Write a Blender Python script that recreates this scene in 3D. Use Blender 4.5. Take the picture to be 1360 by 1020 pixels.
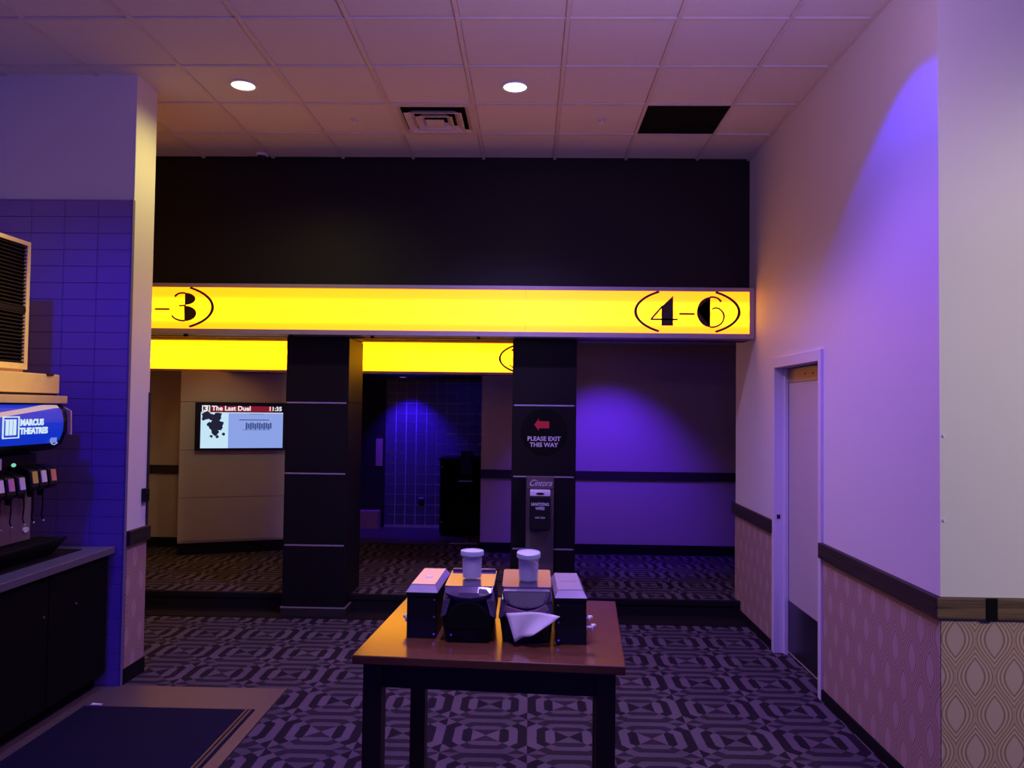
import bpy, bmesh, math, random
from mathutils import Vector, Matrix
random.seed(7)
for o in list(bpy.data.objects): bpy.data.objects.remove(o)
scene = bpy.context.scene
COL = scene.collection
R_ = math.radians

# ------------------------------------------------------------------ camera
cam_d = bpy.data.cameras.new('camera'); cam = bpy.data.objects.new('camera', cam_d); COL.objects.link(cam)
cam_d.sensor_width = 36; cam_d.lens = 1048 / 1360 * 36; cam_d.clip_start = 0.05
dY = Vector((25, -33, -1048)).normalized()
uZ = Vector((0.0115, 1, 0)); uZ = (uZ - uZ.dot(dY) * dY).normalized()
dX = dY.cross(uZ)
cam.matrix_world = Matrix((dX, dY, uZ)).to_4x4()
cam.location = (0, 0, 1.8)
scene.camera = cam

# ------------------------------------------------------------------ world, exposure
w = bpy.data.worlds.new('world'); scene.world = w; w.use_nodes = True
w.node_tree.nodes['Background'].inputs[0].default_value = (0.25, 0.15, 0.4, 1)
w.node_tree.nodes['Background'].inputs[1].default_value = 0.01
vs = scene.view_settings
vs.view_transform = 'Standard'; vs.look = 'None'; vs.gamma = 1; vs.use_curve_mapping = False
vs.exposure = 0

# ------------------------------------------------------------------ lamps of the building and added fill lights
def lamp(kind, name, loc, target, col, power, **k):
    d = bpy.data.lights.new(name, kind); d.color = col; d.energy = power
    for a, b in k.items(): setattr(d, a, b)
    o = bpy.data.objects.new(name, d); COL.objects.link(o); o.location = loc
    v = Vector(target) - Vector(loc)
    o.rotation_euler = v.to_track_quat('-Z', 'Y').to_euler()
    return o
CZ = 3.95
LAMPS = [
 # kind, name, location, target, colour*power, options
 ('SPOT', 'violet_wall_spot', (1.32, 3.76, 3.92), (1.32, 3.86, 0), (1, 0.3, 65), dict(spot_size=R_(101), spot_blend=0.2, shadow_soft_size=0.03)),
 ('AREA', 'lilac_lobby_lamp', (1.0, 2.9, 3.9), (1.0, 3.6, 0), (1, 0.3, 2), dict(size=0.3)),
 ('AREA', 'left_lobby_lamp', (-1.6, 2.0, 3.9), (-1.6, 3.0, 0), (0.3, 0.1, 2), dict(size=0.4)),
 ('AREA', 'added_lobby_fill', (-0.6, -2.4, 2.3), (-0.2, 4, 3.3), (1, 0.5, 50), dict(shape='RECTANGLE', size=3.5, size_y=0.6)),  # unseen fill added behind the viewer for ceiling and walls, no menu boards
 ('SPOT', 'right_hall_lamp', (3.6, 0.6, 2.7), (3.1, 3.6, 1.3), (215, 190, 152), dict(spot_size=R_(85), spot_blend=0.5, shadow_soft_size=0.3)),
 ('SPOT', 'warm_downlight_beam', (-1.96, 5.2, 3.93), (-1.96, 5.2, 0), (65, 55, 14), dict(spot_size=R_(160), spot_blend=0.8, shadow_soft_size=0.06)),
 ('SPOT', 'lilac_downlight_beam', (-0.13, 5.2, 3.93), (-0.13, 5.2, 0), (145, 85, 340), dict(spot_size=R_(130), spot_blend=0.8, shadow_soft_size=0.06)),
 ('SPOT', 'violet_rear_beam', (0.82, 7.95, 2.53), (0.90, 9.15, 0.60), (20, 3, 240), dict(spot_size=R_(80), spot_blend=0.8, shadow_soft_size=0.05)),
 ('SPOT', 'blue_corridor_beam', (-1.70, 10.5, 2.17), (-1.64, 10.93, 1.0), (5, 0.6, 120), dict(spot_size=R_(85), spot_blend=0.7, shadow_soft_size=0.04)),
 ('SPOT', 'added_warm_rear_fill', (-3.3, 7.5, 2.5), (-3.5, 9.1, 0.7), (12, 11, 7), dict(spot_size=R_(70), spot_blend=0.8, shadow_soft_size=0.08)),  # added weak warm fill for the left rear wall, no fixture
 ('SPOT', 'lilac_wall_spot', (0.7, 3.72, 3.92), (1.15, 4.1, 0), (38, 14, 140), dict(spot_size=R_(96), spot_blend=0.6, shadow_soft_size=0.06)),
 ('SPOT', 'added_ice_maker_spot', (-0.6, 3.0, 3.9), (-2.95, 4.05, 2.3), (330, 250, 8), dict(spot_size=R_(24), spot_blend=0.8, shadow_soft_size=0.05)),  # added narrow spot that warms only the ice maker front, no fixture
 ('AREA', 'added_ceiling_fill', (0.6, 2.2, 2.9), (0.6, 2.5, 3.95), (24, 15, 32), dict(size=1.0)),  # added fill washing the ceiling from below, not a real fitting
 ('SPOT', 'added_table_spot', (-0.3, 2.2, 3.9), (-0.12, 3.2, 0.95), (110, 80, 160), dict(spot_size=R_(26), spot_blend=0.7, shadow_soft_size=0.05)),  # added spot brightening the fronts of napkin, jars and boxes, no fixture
 ('SPOT', 'violet_counter_lamp', (-2.3, 2.5, 3.9), (-2.75, 4.6, 0.6), (3, 0.4, 170), dict(spot_size=R_(80), spot_blend=0.6, shadow_soft_size=0.05)),
]
for kind_, name_, loc_, tgt_, rgb_, opt_ in LAMPS:
    mx = max(rgb_)
    lamp(kind_, name_, loc_, tgt_, tuple(c / mx for c in rgb_), mx, **opt_)

# ------------------------------------------------------------------ node helpers
class G:
    def __init__(s, name):
        s.m = bpy.data.materials.new(name); s.m.use_nodes = True
        s.t = s.m.node_tree; s.n = s.t.nodes; s.b = s.n['Principled BSDF']
    def lk(s, a, b): s.t.links.new(a, b)
    def v(s, op, a, b=None, c=None, clamp=False):
        x = s.n.new('ShaderNodeMath'); x.operation = op; x.use_clamp = clamp
        for i, q in enumerate((a, b, c)):
            if q is None: continue
            if isinstance(q, (int, float)): x.inputs[i].default_value = q
            else: s.lk(q, x.inputs[i])
        return x.outputs[0]
    def pos(s):
        g = s.n.new('ShaderNodeNewGeometry'); x = s.n.new('ShaderNodeSeparateXYZ'); s.lk(g.outputs['Position'], x.inputs[0]); return x.outputs, g.outputs['Position']
    def obj(s):
        g = s.n.new('ShaderNodeTexCoord'); x = s.n.new('ShaderNodeSeparateXYZ'); s.lk(g.outputs['Object'], x.inputs[0]); return x.outputs, g.outputs['Object']
    def noise(s, vec, scale, detail=3, rough=0.5, dist=0):
        x = s.n.new('ShaderNodeTexNoise'); x.inputs['Scale'].default_value = scale; x.inputs['Detail'].default_value = detail
        x.inputs['Roughness'].default_value = rough; x.inputs['Distortion'].default_value = dist
        if vec is not None: s.lk(vec, x.inputs['Vector'])
        return x.outputs['Fac']
    def mix(s, f, a, b):
        x = s.n.new('ShaderNodeMix'); x.data_type = 'RGBA'
        for i, q in ((0, f), (6, a), (7, b)):
            if isinstance(q, (int, float)): x.inputs[i].default_value = q
            elif isinstance(q, tuple): x.inputs[i].default_value = (*q, 1)
            else: s.lk(q, x.inputs[i])
        return x.outputs[2]
    def scale(s, vec, sc):
        x = s.n.new('ShaderNodeMapping'); x.inputs['Scale'].default_value = sc; s.lk(vec, x.inputs['Vector']); return x.outputs[0]
    def bump(s, h, strength=0.3, dist=0.002):
        x = s.n.new('ShaderNodeBump'); x.inputs['Strength'].default_value = strength; x.inputs['Distance'].default_value = dist
        s.lk(h, x.inputs['Height']); s.lk(x.outputs[0], s.b.inputs['Normal'])
    def set(s, col=None, rough=None, metal=None, spec=None):
        if col is not None:
            if isinstance(col, tuple): s.b.inputs['Base Color'].default_value = (*col, 1)
            else: s.lk(col, s.b.inputs['Base Color'])
        if rough is not None: s.b.inputs['Roughness'].default_value = rough
        if metal is not None: s.b.inputs['Metallic'].default_value = metal
        if spec is not None: s.b.inputs['Specular IOR Level'].default_value = spec
        return s

def plain(name, col, rough=0.5, metal=0, var=0.12, sc=14, bump=0.0, spec=0.5):
    g = G(name); _, p = g.obj()
    nz = g.noise(p, sc, 4)
    g.set(g.mix(nz, tuple(c * (1 - var) for c in col), tuple(min(1, c * (1 + var)) for c in col)), rough, metal, spec)
    if bump: g.bump(g.noise(p, sc * 12, 2), bump)
    return g.m
def glow(name, col, strength):
    g = G(name); g.set((0, 0, 0), 0.4); g.b.inputs['Emission Color'].default_value = (*col, 1); g.b.inputs['Emission Strength'].default_value = strength; return g.m
def clear(name, col, rough=0.05, trans=1.0, alpha=1.0):
    g = G(name); g.set(col, rough); g.b.inputs['Transmission Weight'].default_value = trans; g.b.inputs['IOR'].default_value = 1.3; g.b.inputs['Alpha'].default_value = alpha; return g.m

def carpet():
    g = G('patterned_carpet'); (X, Y, Z), P = g.pos()
    wob = g.v('MULTIPLY', g.v('SUBTRACT', g.noise(P, 90, 2), 0.5), 0.03)
    x = g.v('ADD', g.v('DIVIDE', X, 0.457), wob); y = g.v('ADD', g.v('DIVIDE', g.v('SUBTRACT', Y, 0.06), 0.457), wob)
    fx, fy = g.v('FLOOR', x), g.v('FLOOR', y)
    au = g.v('ABSOLUTE', g.v('SUBTRACT', g.v('FRACT', x), 0.5)); av = g.v('ABSOLUTE', g.v('SUBTRACT', g.v('FRACT', y), 0.5))
    hz = g.v('GREATER_THAN', au, av)
    d = g.v('MAXIMUM', g.v('MAXIMUM', au, av), g.v('DIVIDE', g.v('ADD', au, av), 1.53))
    ring = g.v('GREATER_THAN', g.v('MAXIMUM', au, av), 0.165)
    for t in (0.28, 0.385, 0.4985): ring = g.v('ADD', ring, g.v('GREATER_THAN', d, t))
    par = g.v('FLOORED_MODULO', g.v('ADD', g.v('ADD', ring, hz), g.v('ADD', fx, fy)), 2.0)
    fib = g.noise(P, 260, 3, 0.7)
    tone = g.v('ADD', 0.75, g.v('MULTIPLY', g.noise(P, 3.1, 2), 0.5))
    pale = g.mix(hz, (0.085, 0.070, 0.080), (0.110, 0.088, 0.103)); dark = g.mix(hz, (0.030, 0.023, 0.030), (0.017, 0.013, 0.018))
    c = g.mix(par, dark, pale)
    c2 = g.mix(fib, (0.0, 0.0, 0.0), c)
    mm = g.n.new('ShaderNodeMix'); mm.data_type = 'RGBA'; mm.blend_type = 'MULTIPLY'; mm.inputs[0].default_value = 1
    g.lk(c, mm.inputs[6]); cc = g.n.new('ShaderNodeCombineColor')
    k = g.v('MULTIPLY', g.v('ADD', 0.5, fib), tone)
    for i in range(3): g.lk(k, cc.inputs[i])
    g.lk(cc.outputs[0], mm.inputs[7])
    g.set(mm.outputs[2], 0.95, spec=0.1); g.bump(g.v('ADD', fib, g.v('MULTIPLY', par, 0.5)), 0.6, 0.004)
    return g.m
def wallpaper(name, axis, off):
    g = G(name); (X, Y, Z), P = g.pos(); S = X if axis == 0 else Y
    u = g.v('DIVIDE', g.v('SUBTRACT', S, off), 0.172); v = g.v('DIVIDE', g.v('SUBTRACT', Z, 0.793), 0.333)
    au = g.v('ABSOLUTE', g.v('SUBTRACT', g.v('FRACT', g.v('ADD', u, 0.5)), 0.5))
    w_ = g.v('MULTIPLY', g.v('ADD', g.v('COSINE', g.v('MULTIPLY', v, 2 * math.pi)), 1.0), 0.25)
    e = g.v('ABSOLUTE', g.v('SUBTRACT', w_, au))            # distance to the ogee border, both motif families
    def line(c, h): return g.v('SUBTRACT', 1.0, g.v('MULTIPLY', g.v('ABSOLUTE', g.v('SUBTRACT', e, c)), 1 / h), clamp=True)
    inside = g.v('GREATER_THAN', e, 0.25)
    L = g.v('MAXIMUM', line(0.25, 0.038), g.v('MAXIMUM', g.v('MULTIPLY', g.v('MAXIMUM', line(0.145, 0.038), line(0.05, 0.034)), 0.9), g.v('MULTIPLY', line(0.0, 0.020), 0.5)))
    nz = g.noise(P, 220, 2)
    base = g.mix(inside, (0.52, 0.36, 0.31), (0.46, 0.33, 0.31))
    c = g.mix(g.v('MULTIPLY', L, g.v('ADD', 0.7, g.v('MULTIPLY', nz, 0.5)), clamp=True), base, (0.13, 0.07, 0.05))
    g.set(c, 0.6); g.bump(g.noise(P, 400, 2), 0.15, 0.001); return g.m
def wood(name, a, b, axis, rough=0.45, sc=1.0, bump=0.25):
    g = G(name); _, P = g.pos()
    s = [60 * sc, 60 * sc, 60 * sc]; s[axis] = 1.5 * sc
    n = g.noise(g.scale(P, tuple(s)), 1.0, 5, 0.65, 0.4)
    f = g.v('MULTIPLY', g.v('SUBTRACT', n, 0.36), 3.4, clamp=True)
    g.set(g.mix(f, a, b), rough); g.bump(n, bump, 0.002); return g.m
def wall_paint(name, col):
    g = G(name); _, P = g.pos()
    g.set(g.mix(g.noise(P, 1.3, 3), tuple(c * 0.95 for c in col), col), 0.55, spec=0.3); g.bump(g.noise(P, 160, 3), 0.12, 0.001); return g.m
def sign_face(name, z0, z1, lo, hi):
    g = G(name); (X, Y, Z), P = g.pos()
    t = g.v('DIVIDE', g.v('SUBTRACT', Z, z0), z1 - z0)
    b = None
    for c in (0.30, 0.60):      # the two fluorescent tubes behind the acrylic
        q = g.v('DIVIDE', g.v('SUBTRACT', t, c), 0.10); e = g.v('EXPONENT', g.v('MULTIPLY', g.v('MULTIPLY', q, q), -1.0))
        b = e if b is None else g.v('ADD', b, e)
    b = g.v('MINIMUM', b, 1.0)
    g.set((0.6, 0.35, 0.01), 0.35)
    g.lk(g.mix(b, lo, hi), g.b.inputs['Emission Color']); g.b.inputs['Emission Strength'].default_value = 1.0
    return g.m

M = {}
M['carpet'] = carpet()
M['paper_y'] = wallpaper('ogee_wallpaper_side', 1, 3.62)
M['paper_x'] = wallpaper('ogee_wallpaper_front', 0, 1.913)
M['wall'] = wall_paint('offwhite_paint', (0.74, 0.72, 0.72))
M['tanwall'] = wall_paint('tan_paint', (0.50, 0.42, 0.34))
M['darkwall'] = wall_paint('black_paint', (0.006, 0.005, 0.006))
M['brownwall'] = wall_paint('dark_brown_paint', (0.025, 0.017, 0.018))
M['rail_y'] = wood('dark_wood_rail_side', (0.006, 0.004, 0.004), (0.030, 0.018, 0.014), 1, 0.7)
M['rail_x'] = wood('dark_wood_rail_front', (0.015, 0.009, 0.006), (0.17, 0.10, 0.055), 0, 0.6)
M['rail_far'] = plain('dark_brown_rail', (0.02, 0.014, 0.014), 0.5)
M['base'] = plain('black_cove_base', (0.008, 0.006, 0.008), 0.8, 0, .1, 14, 0, 0.15)
M['ctile'] = plain('acoustic_tile', (0.72, 0.68, 0.66), 0.9, 0, 0.06, 90, 0.25)
M['tee'] = plain('painted_tee_bar', (0.66, 0.60, 0.58), 0.5)
M['black'] = plain('black_plastic', (0.008, 0.008, 0.009), 0.4, 0, .1, 14, 0, 0.25)
M['matblack'] = plain('matt_black', (0.005, 0.005, 0.006), 0.9, 0, .1, 14, 0, 0.1)
M['frame_alu'] = plain('sign_aluminium', (0.38, 0.32, 0.38), 0.45, 0.3)
M['sign1'] = sign_face('yellow_backlit_acrylic', 2.44, 2.80, (3.1, 0.66, 0.010), (3.8, 1.8, 0.014))
M['sign2'] = sign_face('yellow_backlit_acrylic_rear', 2.20, 2.53, (4.6, 1.15, 0.010), (6.5, 3.4, 0.014))
M['ink'] = plain('black_vinyl', (0.02, 0.006, 0.006), 0.5)
M['laminate'] = plain('dark_laminate', (0.0065, 0.005, 0.006), 0.5, 0, 0.2, 5, 0, 0.18)
M['strip'] = plain('brushed_strip', (0.55, 0.50, 0.55), 0.4, 0.7)
M['doorpaint'] = wall_paint('door_paint', (0.55, 0.50, 0.50))
M['jamb'] = wall_paint('jamb_paint', (0.72, 0.68, 0.72))
M['brass'] = plain('brown_metal_plate', (0.42, 0.27, 0.12), 0.4, 0.2)
M['kick'] = plain('black_kick_plate', (0.02, 0.018, 0.022), 0.3, 0.3)
M['tile'] = plain('glazed_wall_tile', (0.25, 0.15, 0.46), 0.35, 0, 0.08, 2)
M['grout'] = plain('grout', (0.15, 0.12, 0.26), 0.8)
M['bluetile'] = plain('glossy_slate_tile', (0.10, 0.10, 0.13), 0.3, 0, 0.2, 2)
M['palegrout'] = plain('pale_grout', (0.85, 0.85, 0.88), 0.7)
M['vinyl'] = plain('brown_vinyl_floor', (0.10, 0.07, 0.065), 0.45, 0, 0.1, 8)
M['mat'] = plain('navy_rubber_mat', (0.009, 0.008, 0.026), 0.9, 0, 0.2, 60, 0.4, 0.1)
M['matedge'] = plain('mat_border', (0.09, 0.055, 0.03), 0.5)
M['cabinet'] = plain('black_laminate_cabinet', (0.003, 0.0025, 0.003), 0.8, 0, .1, 14, 0, 0.12)
M['ctop'] = plain('grey_stone_counter', (0.13, 0.115, 0.14), 0.3, 0, 0.3, 60)
M['steel'] = plain('stainless_steel', (0.55, 0.52, 0.50), 0.35, 0.85, 0.06, 6)
M['cream'] = plain('beige_painted_steel', (0.82, 0.58, 0.24), 0.45)
M['splash'] = plain('brushed_splash_panel', (0.30, 0.22, 0.20), 0.4, 0.4)
M['white'] = plain('white_plastic', (0.75, 0.74, 0.76), 0.35)
M['salt'] = plain('white_powder', (0.85, 0.83, 0.86), 0.8, 0, 0.05, 200, 0.3)
M['clear'] = clear('clear_plastic', (0.85, 0.85, 0.9), 0.08, 0.0, 0.22)
M['smoky'] = clear('smoky_plastic', (0.18, 0.15, 0.24), 0.18, 0.35)
M['lid'] = plain('glossy_white_lid', (0.46, 0.41, 0.45), 0.18, 0, 0.05)
M['standplate'] = plain('bronze_brushed_plate', (0.10, 0.07, 0.085), 0.45, 0.2)
M['napkin'] = plain('white_paper_napkin', (0.82, 0.76, 0.80), 0.8, 0, 0.04, 40, 0.1)
M['screw'] = plain('chrome_screw', (0.7, 0.7, 0.7), 0.25, 0.9)
M['red'] = plain('red_print', (0.50, 0.02, 0.03), 0.5)
M['letter'] = plain('white_print', (0.65, 0.60, 0.75), 0.5)
M['brownbox'] = plain('brown_board', (0.62, 0.38, 0.20), 0.7)
M['tablewood'] = None
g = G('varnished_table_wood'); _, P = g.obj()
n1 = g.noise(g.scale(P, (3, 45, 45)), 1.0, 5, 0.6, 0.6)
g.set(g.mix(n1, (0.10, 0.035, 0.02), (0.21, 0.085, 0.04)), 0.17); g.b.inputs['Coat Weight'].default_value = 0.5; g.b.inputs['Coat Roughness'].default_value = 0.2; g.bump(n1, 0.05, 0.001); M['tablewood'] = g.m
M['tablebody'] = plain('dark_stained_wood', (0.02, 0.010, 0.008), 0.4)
M['bluefilm'] = glow('backlit_blue_film', (0.004, 0.03, 0.55), 1.0)
M['whiteglow'] = glow('backlit_white_print', (0.62, 0.80, 0.95), 1.0)
M['pinkglow'] = glow('backlit_pink_wave', (0.62, 0.42, 0.50), 0.9)
M['scr_grey'] = glow('screen_lilac', (0.26, 0.36, 0.78), 1.0)
M['scr_white'] = glow('screen_white', (0.55, 0.78, 0.92), 1.0)
M['scr_red'] = glow('screen_red', (0.22, 0.008, 0.02), 1.0)
M['scr_dark'] = glow('screen_dark', (0.01, 0.012, 0.03), 1.0)
M['scr_text'] = glow('screen_text', (0.9, 0.88, 0.9), 1.0)
M['scr_mid'] = glow('screen_slate', (0.05, 0.08, 0.25), 1.0)
M['lamp_warm'] = glow('warm_lamp_lens', (1, 0.86, 0.55), 2.2)
M['lamp_cool'] = glow('lilac_lamp_lens', (0.93, 0.85, 1), 2.4)
M['lamp_blue'] = glow('violet_lamp_lens', (0.35, 0.2, 1), 1.2)
M['green_led'] = glow('green_led', (0.25, 0.8, 0.6), 0.8)
M['tag_orange'] = plain('orange_label', (0.7, 0.28, 0.14), 0.5)
M['tag_yellow'] = plain('yellow_label', (0.65, 0.5, 0.1), 0.5)
M['tag_pink'] = plain('pink_label', (0.6, 0.25, 0.4), 0.5)

# ------------------------------------------------------------------ mesh helpers
class B:
    def __init__(s): s.b = bmesh.new()
    def box(s, x0, x1, y0, y1, z0, z1, bev=0.0, seg=2):
        r = bmesh.ops.create_cube(s.b, size=1); vs_ = r['verts']
        for v in vs_:
            v.co = Vector(((x0 + x1) / 2 + v.co.x * (x1 - x0), (y0 + y1) / 2 + v.co.y * (y1 - y0), (z0 + z1) / 2 + v.co.z * (z1 - z0)))
        if bev:
            es = list({e for v in vs_ for e in v.link_edges})
            bmesh.ops.bevel(s.b, geom=es, offset=bev, segments=seg, affect='EDGES', profile=0.5)
        return s
    def cyl(s, c, r, h, axis='z', r2=None, n=24):
        q = bmesh.ops.create_cone(s.b, cap_ends=True, segments=n, radius1=r, radius2=r if r2 is None else r2, depth=h)
        rot = {'z': Matrix(), 'x': Matrix.Rotation(R_(90), 4, 'Y'), 'y': Matrix.Rotation(R_(-90), 4, 'X')}[axis]
        bmesh.ops.transform(s.b, matrix=Matrix.Translation(c) @ rot, verts=q['verts']); return s
    def sph(s, c, r, sc=(1, 1, 1)):
        q = bmesh.ops.create_uvsphere(s.b, u_segments=16, v_segments=10, radius=r)
        bmesh.ops.transform(s.b, matrix=Matrix.Translation(c) @ Matrix.Diagonal((*sc, 1)), verts=q['verts']); return s
    def prism(s, pts, ext, o=(0, 0, 0), plane='xz'):
        """pts 2-D polygon; ext (a,b) extents on the third axis"""
        def P3(p, t):
            if plane == 'xz': return Vector((p[0], t, p[1])) + Vector(o)
            if plane == 'yz': return Vector((t, p[0], p[1])) + Vector(o)
            return Vector((p[0], p[1], t)) + Vector(o)
        a = [s.b.verts.new(P3(p, ext[0])) for p in pts]; b = [s.b.verts.new(P3(p, ext[1])) for p in pts]
        n = len(pts)
        s.b.faces.new(a); s.b.faces.new(b[::-1])
        for i in range(n): s.b.faces.new((a[i], b[i], b[(i + 1) % n], a[(i + 1) % n]))
        return s
    def lathe(s, prof, c=(0, 0, 0), n=32):
        rings = []
        for r, z in prof:
            rings.append([s.b.verts.new(Vector((c[0] + r * math.cos(2 * math.pi * i / n), c[1] + r * math.sin(2 * math.pi * i / n), c[2] + z))) for i in range(n)])
        for a, b in zip(rings, rings[1:]):
            for i in range(n): s.b.faces.new((a[i], a[(i + 1) % n], b[(i + 1) % n], b[i]))
        return s
    def loft(s, loops, cap=True):
        rs = [[s.b.verts.new(Vector(p)) for p in L] for L in loops]; n = len(rs[0])
        for a, b in zip(rs, rs[1:]):
            for i in range(n): s.b.faces.new((a[i], a[(i + 1) % n], b[(i + 1) % n], b[i]))
        if cap: s.b.faces.new(rs[0][::-1]); s.b.faces.new(rs[-1])
        return s
    def sqring(s, h1, z1, h2, z2, c):
        def L(h, z): return [(c[0] - h, c[1] - h, c[2] + z), (c[0] + h, c[1] - h, c[2] + z), (c[0] + h, c[1] + h, c[2] + z), (c[0] - h, c[1] + h, c[2] + z)]
        return s.loft([L(h1, z1), L(h2, z2)], cap=False)
    def tube(s, pts, r, n=8):
        pts = [Vector(p) for p in pts]; rs = []
        for i, p in enumerate(pts):
            d = (pts[min(i + 1, len(pts) - 1)] - pts[max(i - 1, 0)]).normalized()
            a = d.orthogonal().normalized() if i == 0 else (a - a.dot(d) * d).normalized()
            b = d.cross(a); rs.append([p + r * (math.cos(t) * a + math.sin(t) * b) for t in [2 * math.pi * k / n for k in range(n)]])
        return s.loft(rs)
    def strip2d(s, pts, w, y0, y1):
        """thick polyline in the xz plane; w float or list"""
        n = len(pts); L = []; Rr = []
        for i, p in enumerate(pts):
            a = Vector(pts[max(i - 1, 0)]); b = Vector(pts[min(i + 1, n - 1)]); d = (b - a).normalized(); nn = Vector((-d.y, d.x))
            ww = (w[i] if isinstance(w, list) else w) / 2; p = Vector(p); L.append(p + nn * ww); Rr.append(p - nn * ww)
        for i in range(n - 1):
            s.prism([L[i], L[i + 1], Rr[i + 1], Rr[i]], (y0, y1))
        return s
    def rot(s, m): bmesh.ops.transform(s.b, matrix=m, verts=s.b.verts); return s

def obj(name, b, mat, parent=None, smooth=False, solid=0, bevel=0):
    me = bpy.data.meshes.new(name)
    if isinstance(b, B):
        bmesh.ops.recalc_face_normals(b.b, faces=b.b.faces); b.b.to_mesh(me); b.b.free()
    else: me = b
    o = bpy.data.objects.new(name, me); COL.objects.link(o)
    if mat and not me.materials: me.materials.append(M[mat] if isinstance(mat, str) else mat)
    if smooth:
        for p in me.polygons: p.use_smooth = True
        me.set_sharp_from_angle(angle=R_(40))
    if solid:
        q = o.modifiers.new('s', 'SOLIDIFY'); q.thickness = solid; q.offset = 0
    if bevel:
        q = o.modifiers.new('b', 'BEVEL'); q.width = bevel; q.segments = 2; q.limit_method = 'ANGLE'
    if parent: o.parent = parent
    return o
def tag(o, label, cat, group=None, kind=None):
    if label: o['label'] = label
    if cat: o['category'] = cat
    if group: o['group'] = group
    if kind: o['kind'] = kind
    return o
def thing(name, label, cat, loc=(0, 0, 0), rz=0, group=None):
    o = bpy.data.objects.new(name, None); COL.objects.link(o); o.empty_display_size = 0.1
    o.location = loc; o.rotation_euler = (0, 0, rz); return tag(o, label, cat, group)
def struct(name, b, mat, parent=None, **k):
    o = obj(name, b, mat, parent, **k)
    if not parent: o['kind'] = 'structure'
    return o
def sempty(name, loc=(0, 0, 0), rz=0):
    o = bpy.data.objects.new(name, None); COL.objects.link(o); o.location = loc; o.rotation_euler = (0, 0, rz); o['kind'] = 'structure'; return o
def copies(name, mesh, locs, parent):
    for l in locs:
        o = bpy.data.objects.new(name, mesh); COL.objects.link(o); o.location = l; o.parent = parent
def text(name, body, size, mat, parent, loc, rot=(R_(90), 0, 0), align='LEFT', ext=0.001, shear=0, bold=0, xs=1.0):
    c = bpy.data.curves.new(name, 'FONT'); c.body = body; c.size = size; c.extrude = ext; c.align_x = align; c.shear = shear; c.offset = bold; c.resolution_u = 3
    t = bpy.data.objects.new(name + '_c', c); me = bpy.data.meshes.new_from_object(t); bpy.data.objects.remove(t)
    me.materials.clear(); me.materials.append(M[mat]); me.name = name
    o = bpy.data.objects.new(name, me); COL.objects.link(o); o.location = loc; o.rotation_euler = rot; o.scale = (xs, 1, 1)
    if parent: o.parent = parent
    return o

# ================================================================== STRUCTURE
XR = 1.85
# lower floor: carpet, behind the viewer too
struct('floor', B().box(-2.58 - 0.97, 4.5, -4, 7.0, -0.1, 0), 'carpet')
fl2 = struct('floor_raised', B().box(-6, 4, 7.0, 9.66, 0.0, 0.14), 'carpet')
fl3 = struct('floor_corridor', B().box(-3.2, 0.2, 9.66, 12, 0.0, 0.138), 'vinyl')
# dark rubber strip and nosing in front of the step
st = obj('step_nosing', B().box(-5.9, 2.9, 6.975, 7.02, 0.095, 0.146, 0.008), 'base', fl2)
obj('step_riser', B().box(-5.9, 2.9, 6.985, 7.0, 0.0, 0.1), 'base', fl2)
obj('floor_strip', B().box(-3.5, 1.83, 6.70, 6.99, 0.0, 0.006), 'base', fl2)
# vinyl landing by the counter
v = struct('floor_landing', B().box(-3.54, -1.54, -1.0, 5.03, 0.0, 0.006), 'vinyl')
obj('edge_strip', B().box(-1.545, -1.525, -1.0, 5.04, 0.0, 0.010, 0.002), 'vinyl', v)
# left wall and tiled pier
wl = struct('wall_left', B().box(-3.7, -3.55, -4, 5.03, 0, 4.1), 'wall')
pier = struct('wall_pier', B().box(-6.0, -2.6, 5.045, 5.32, 0, 4.1), 'wall')
obj('grout_bed', B().box(-3.55, -2.602, 5.028, 5.045, 0.0, 3.125), 'grout', pier)
tb = B().box(-0.1, 0.1, -0.0045, 0.0045, -0.0525, 0.0525)
tb = B().box(-0.1085, 0.1085, -0.006, 0.006, -0.0523, 0.0523, 0.0015, 1)
tm = bpy.data.meshes.new('wall_tile'); tb.b.to_mesh(tm); tb.b.free(); tm.materials.append(M['tile'])
locs = []
for r in range(29):
    z = 0.0565 + r * 0.1075 - 0.002
    for c in range(4): locs.append((-2.6 - 0.11 - c * 0.22, 5.024, z))
copies('wall_tile', tm, locs, pier)
obj('tile_edge', B().box(-2.604, -2.592, 5.016, 5.045, 0.0, 3.125), 'grout', pier)
obj('wallpaper', B().box(-2.6, -2.594, 5.06, 5.318, 0.10, 0.885), 'paper_y', pier)
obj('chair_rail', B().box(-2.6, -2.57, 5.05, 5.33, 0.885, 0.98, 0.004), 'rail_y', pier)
obj('wall_base', B().box(-2.6, -2.588, 5.05, 5.325, 0.0, 0.10), 'base', pier)
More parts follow.
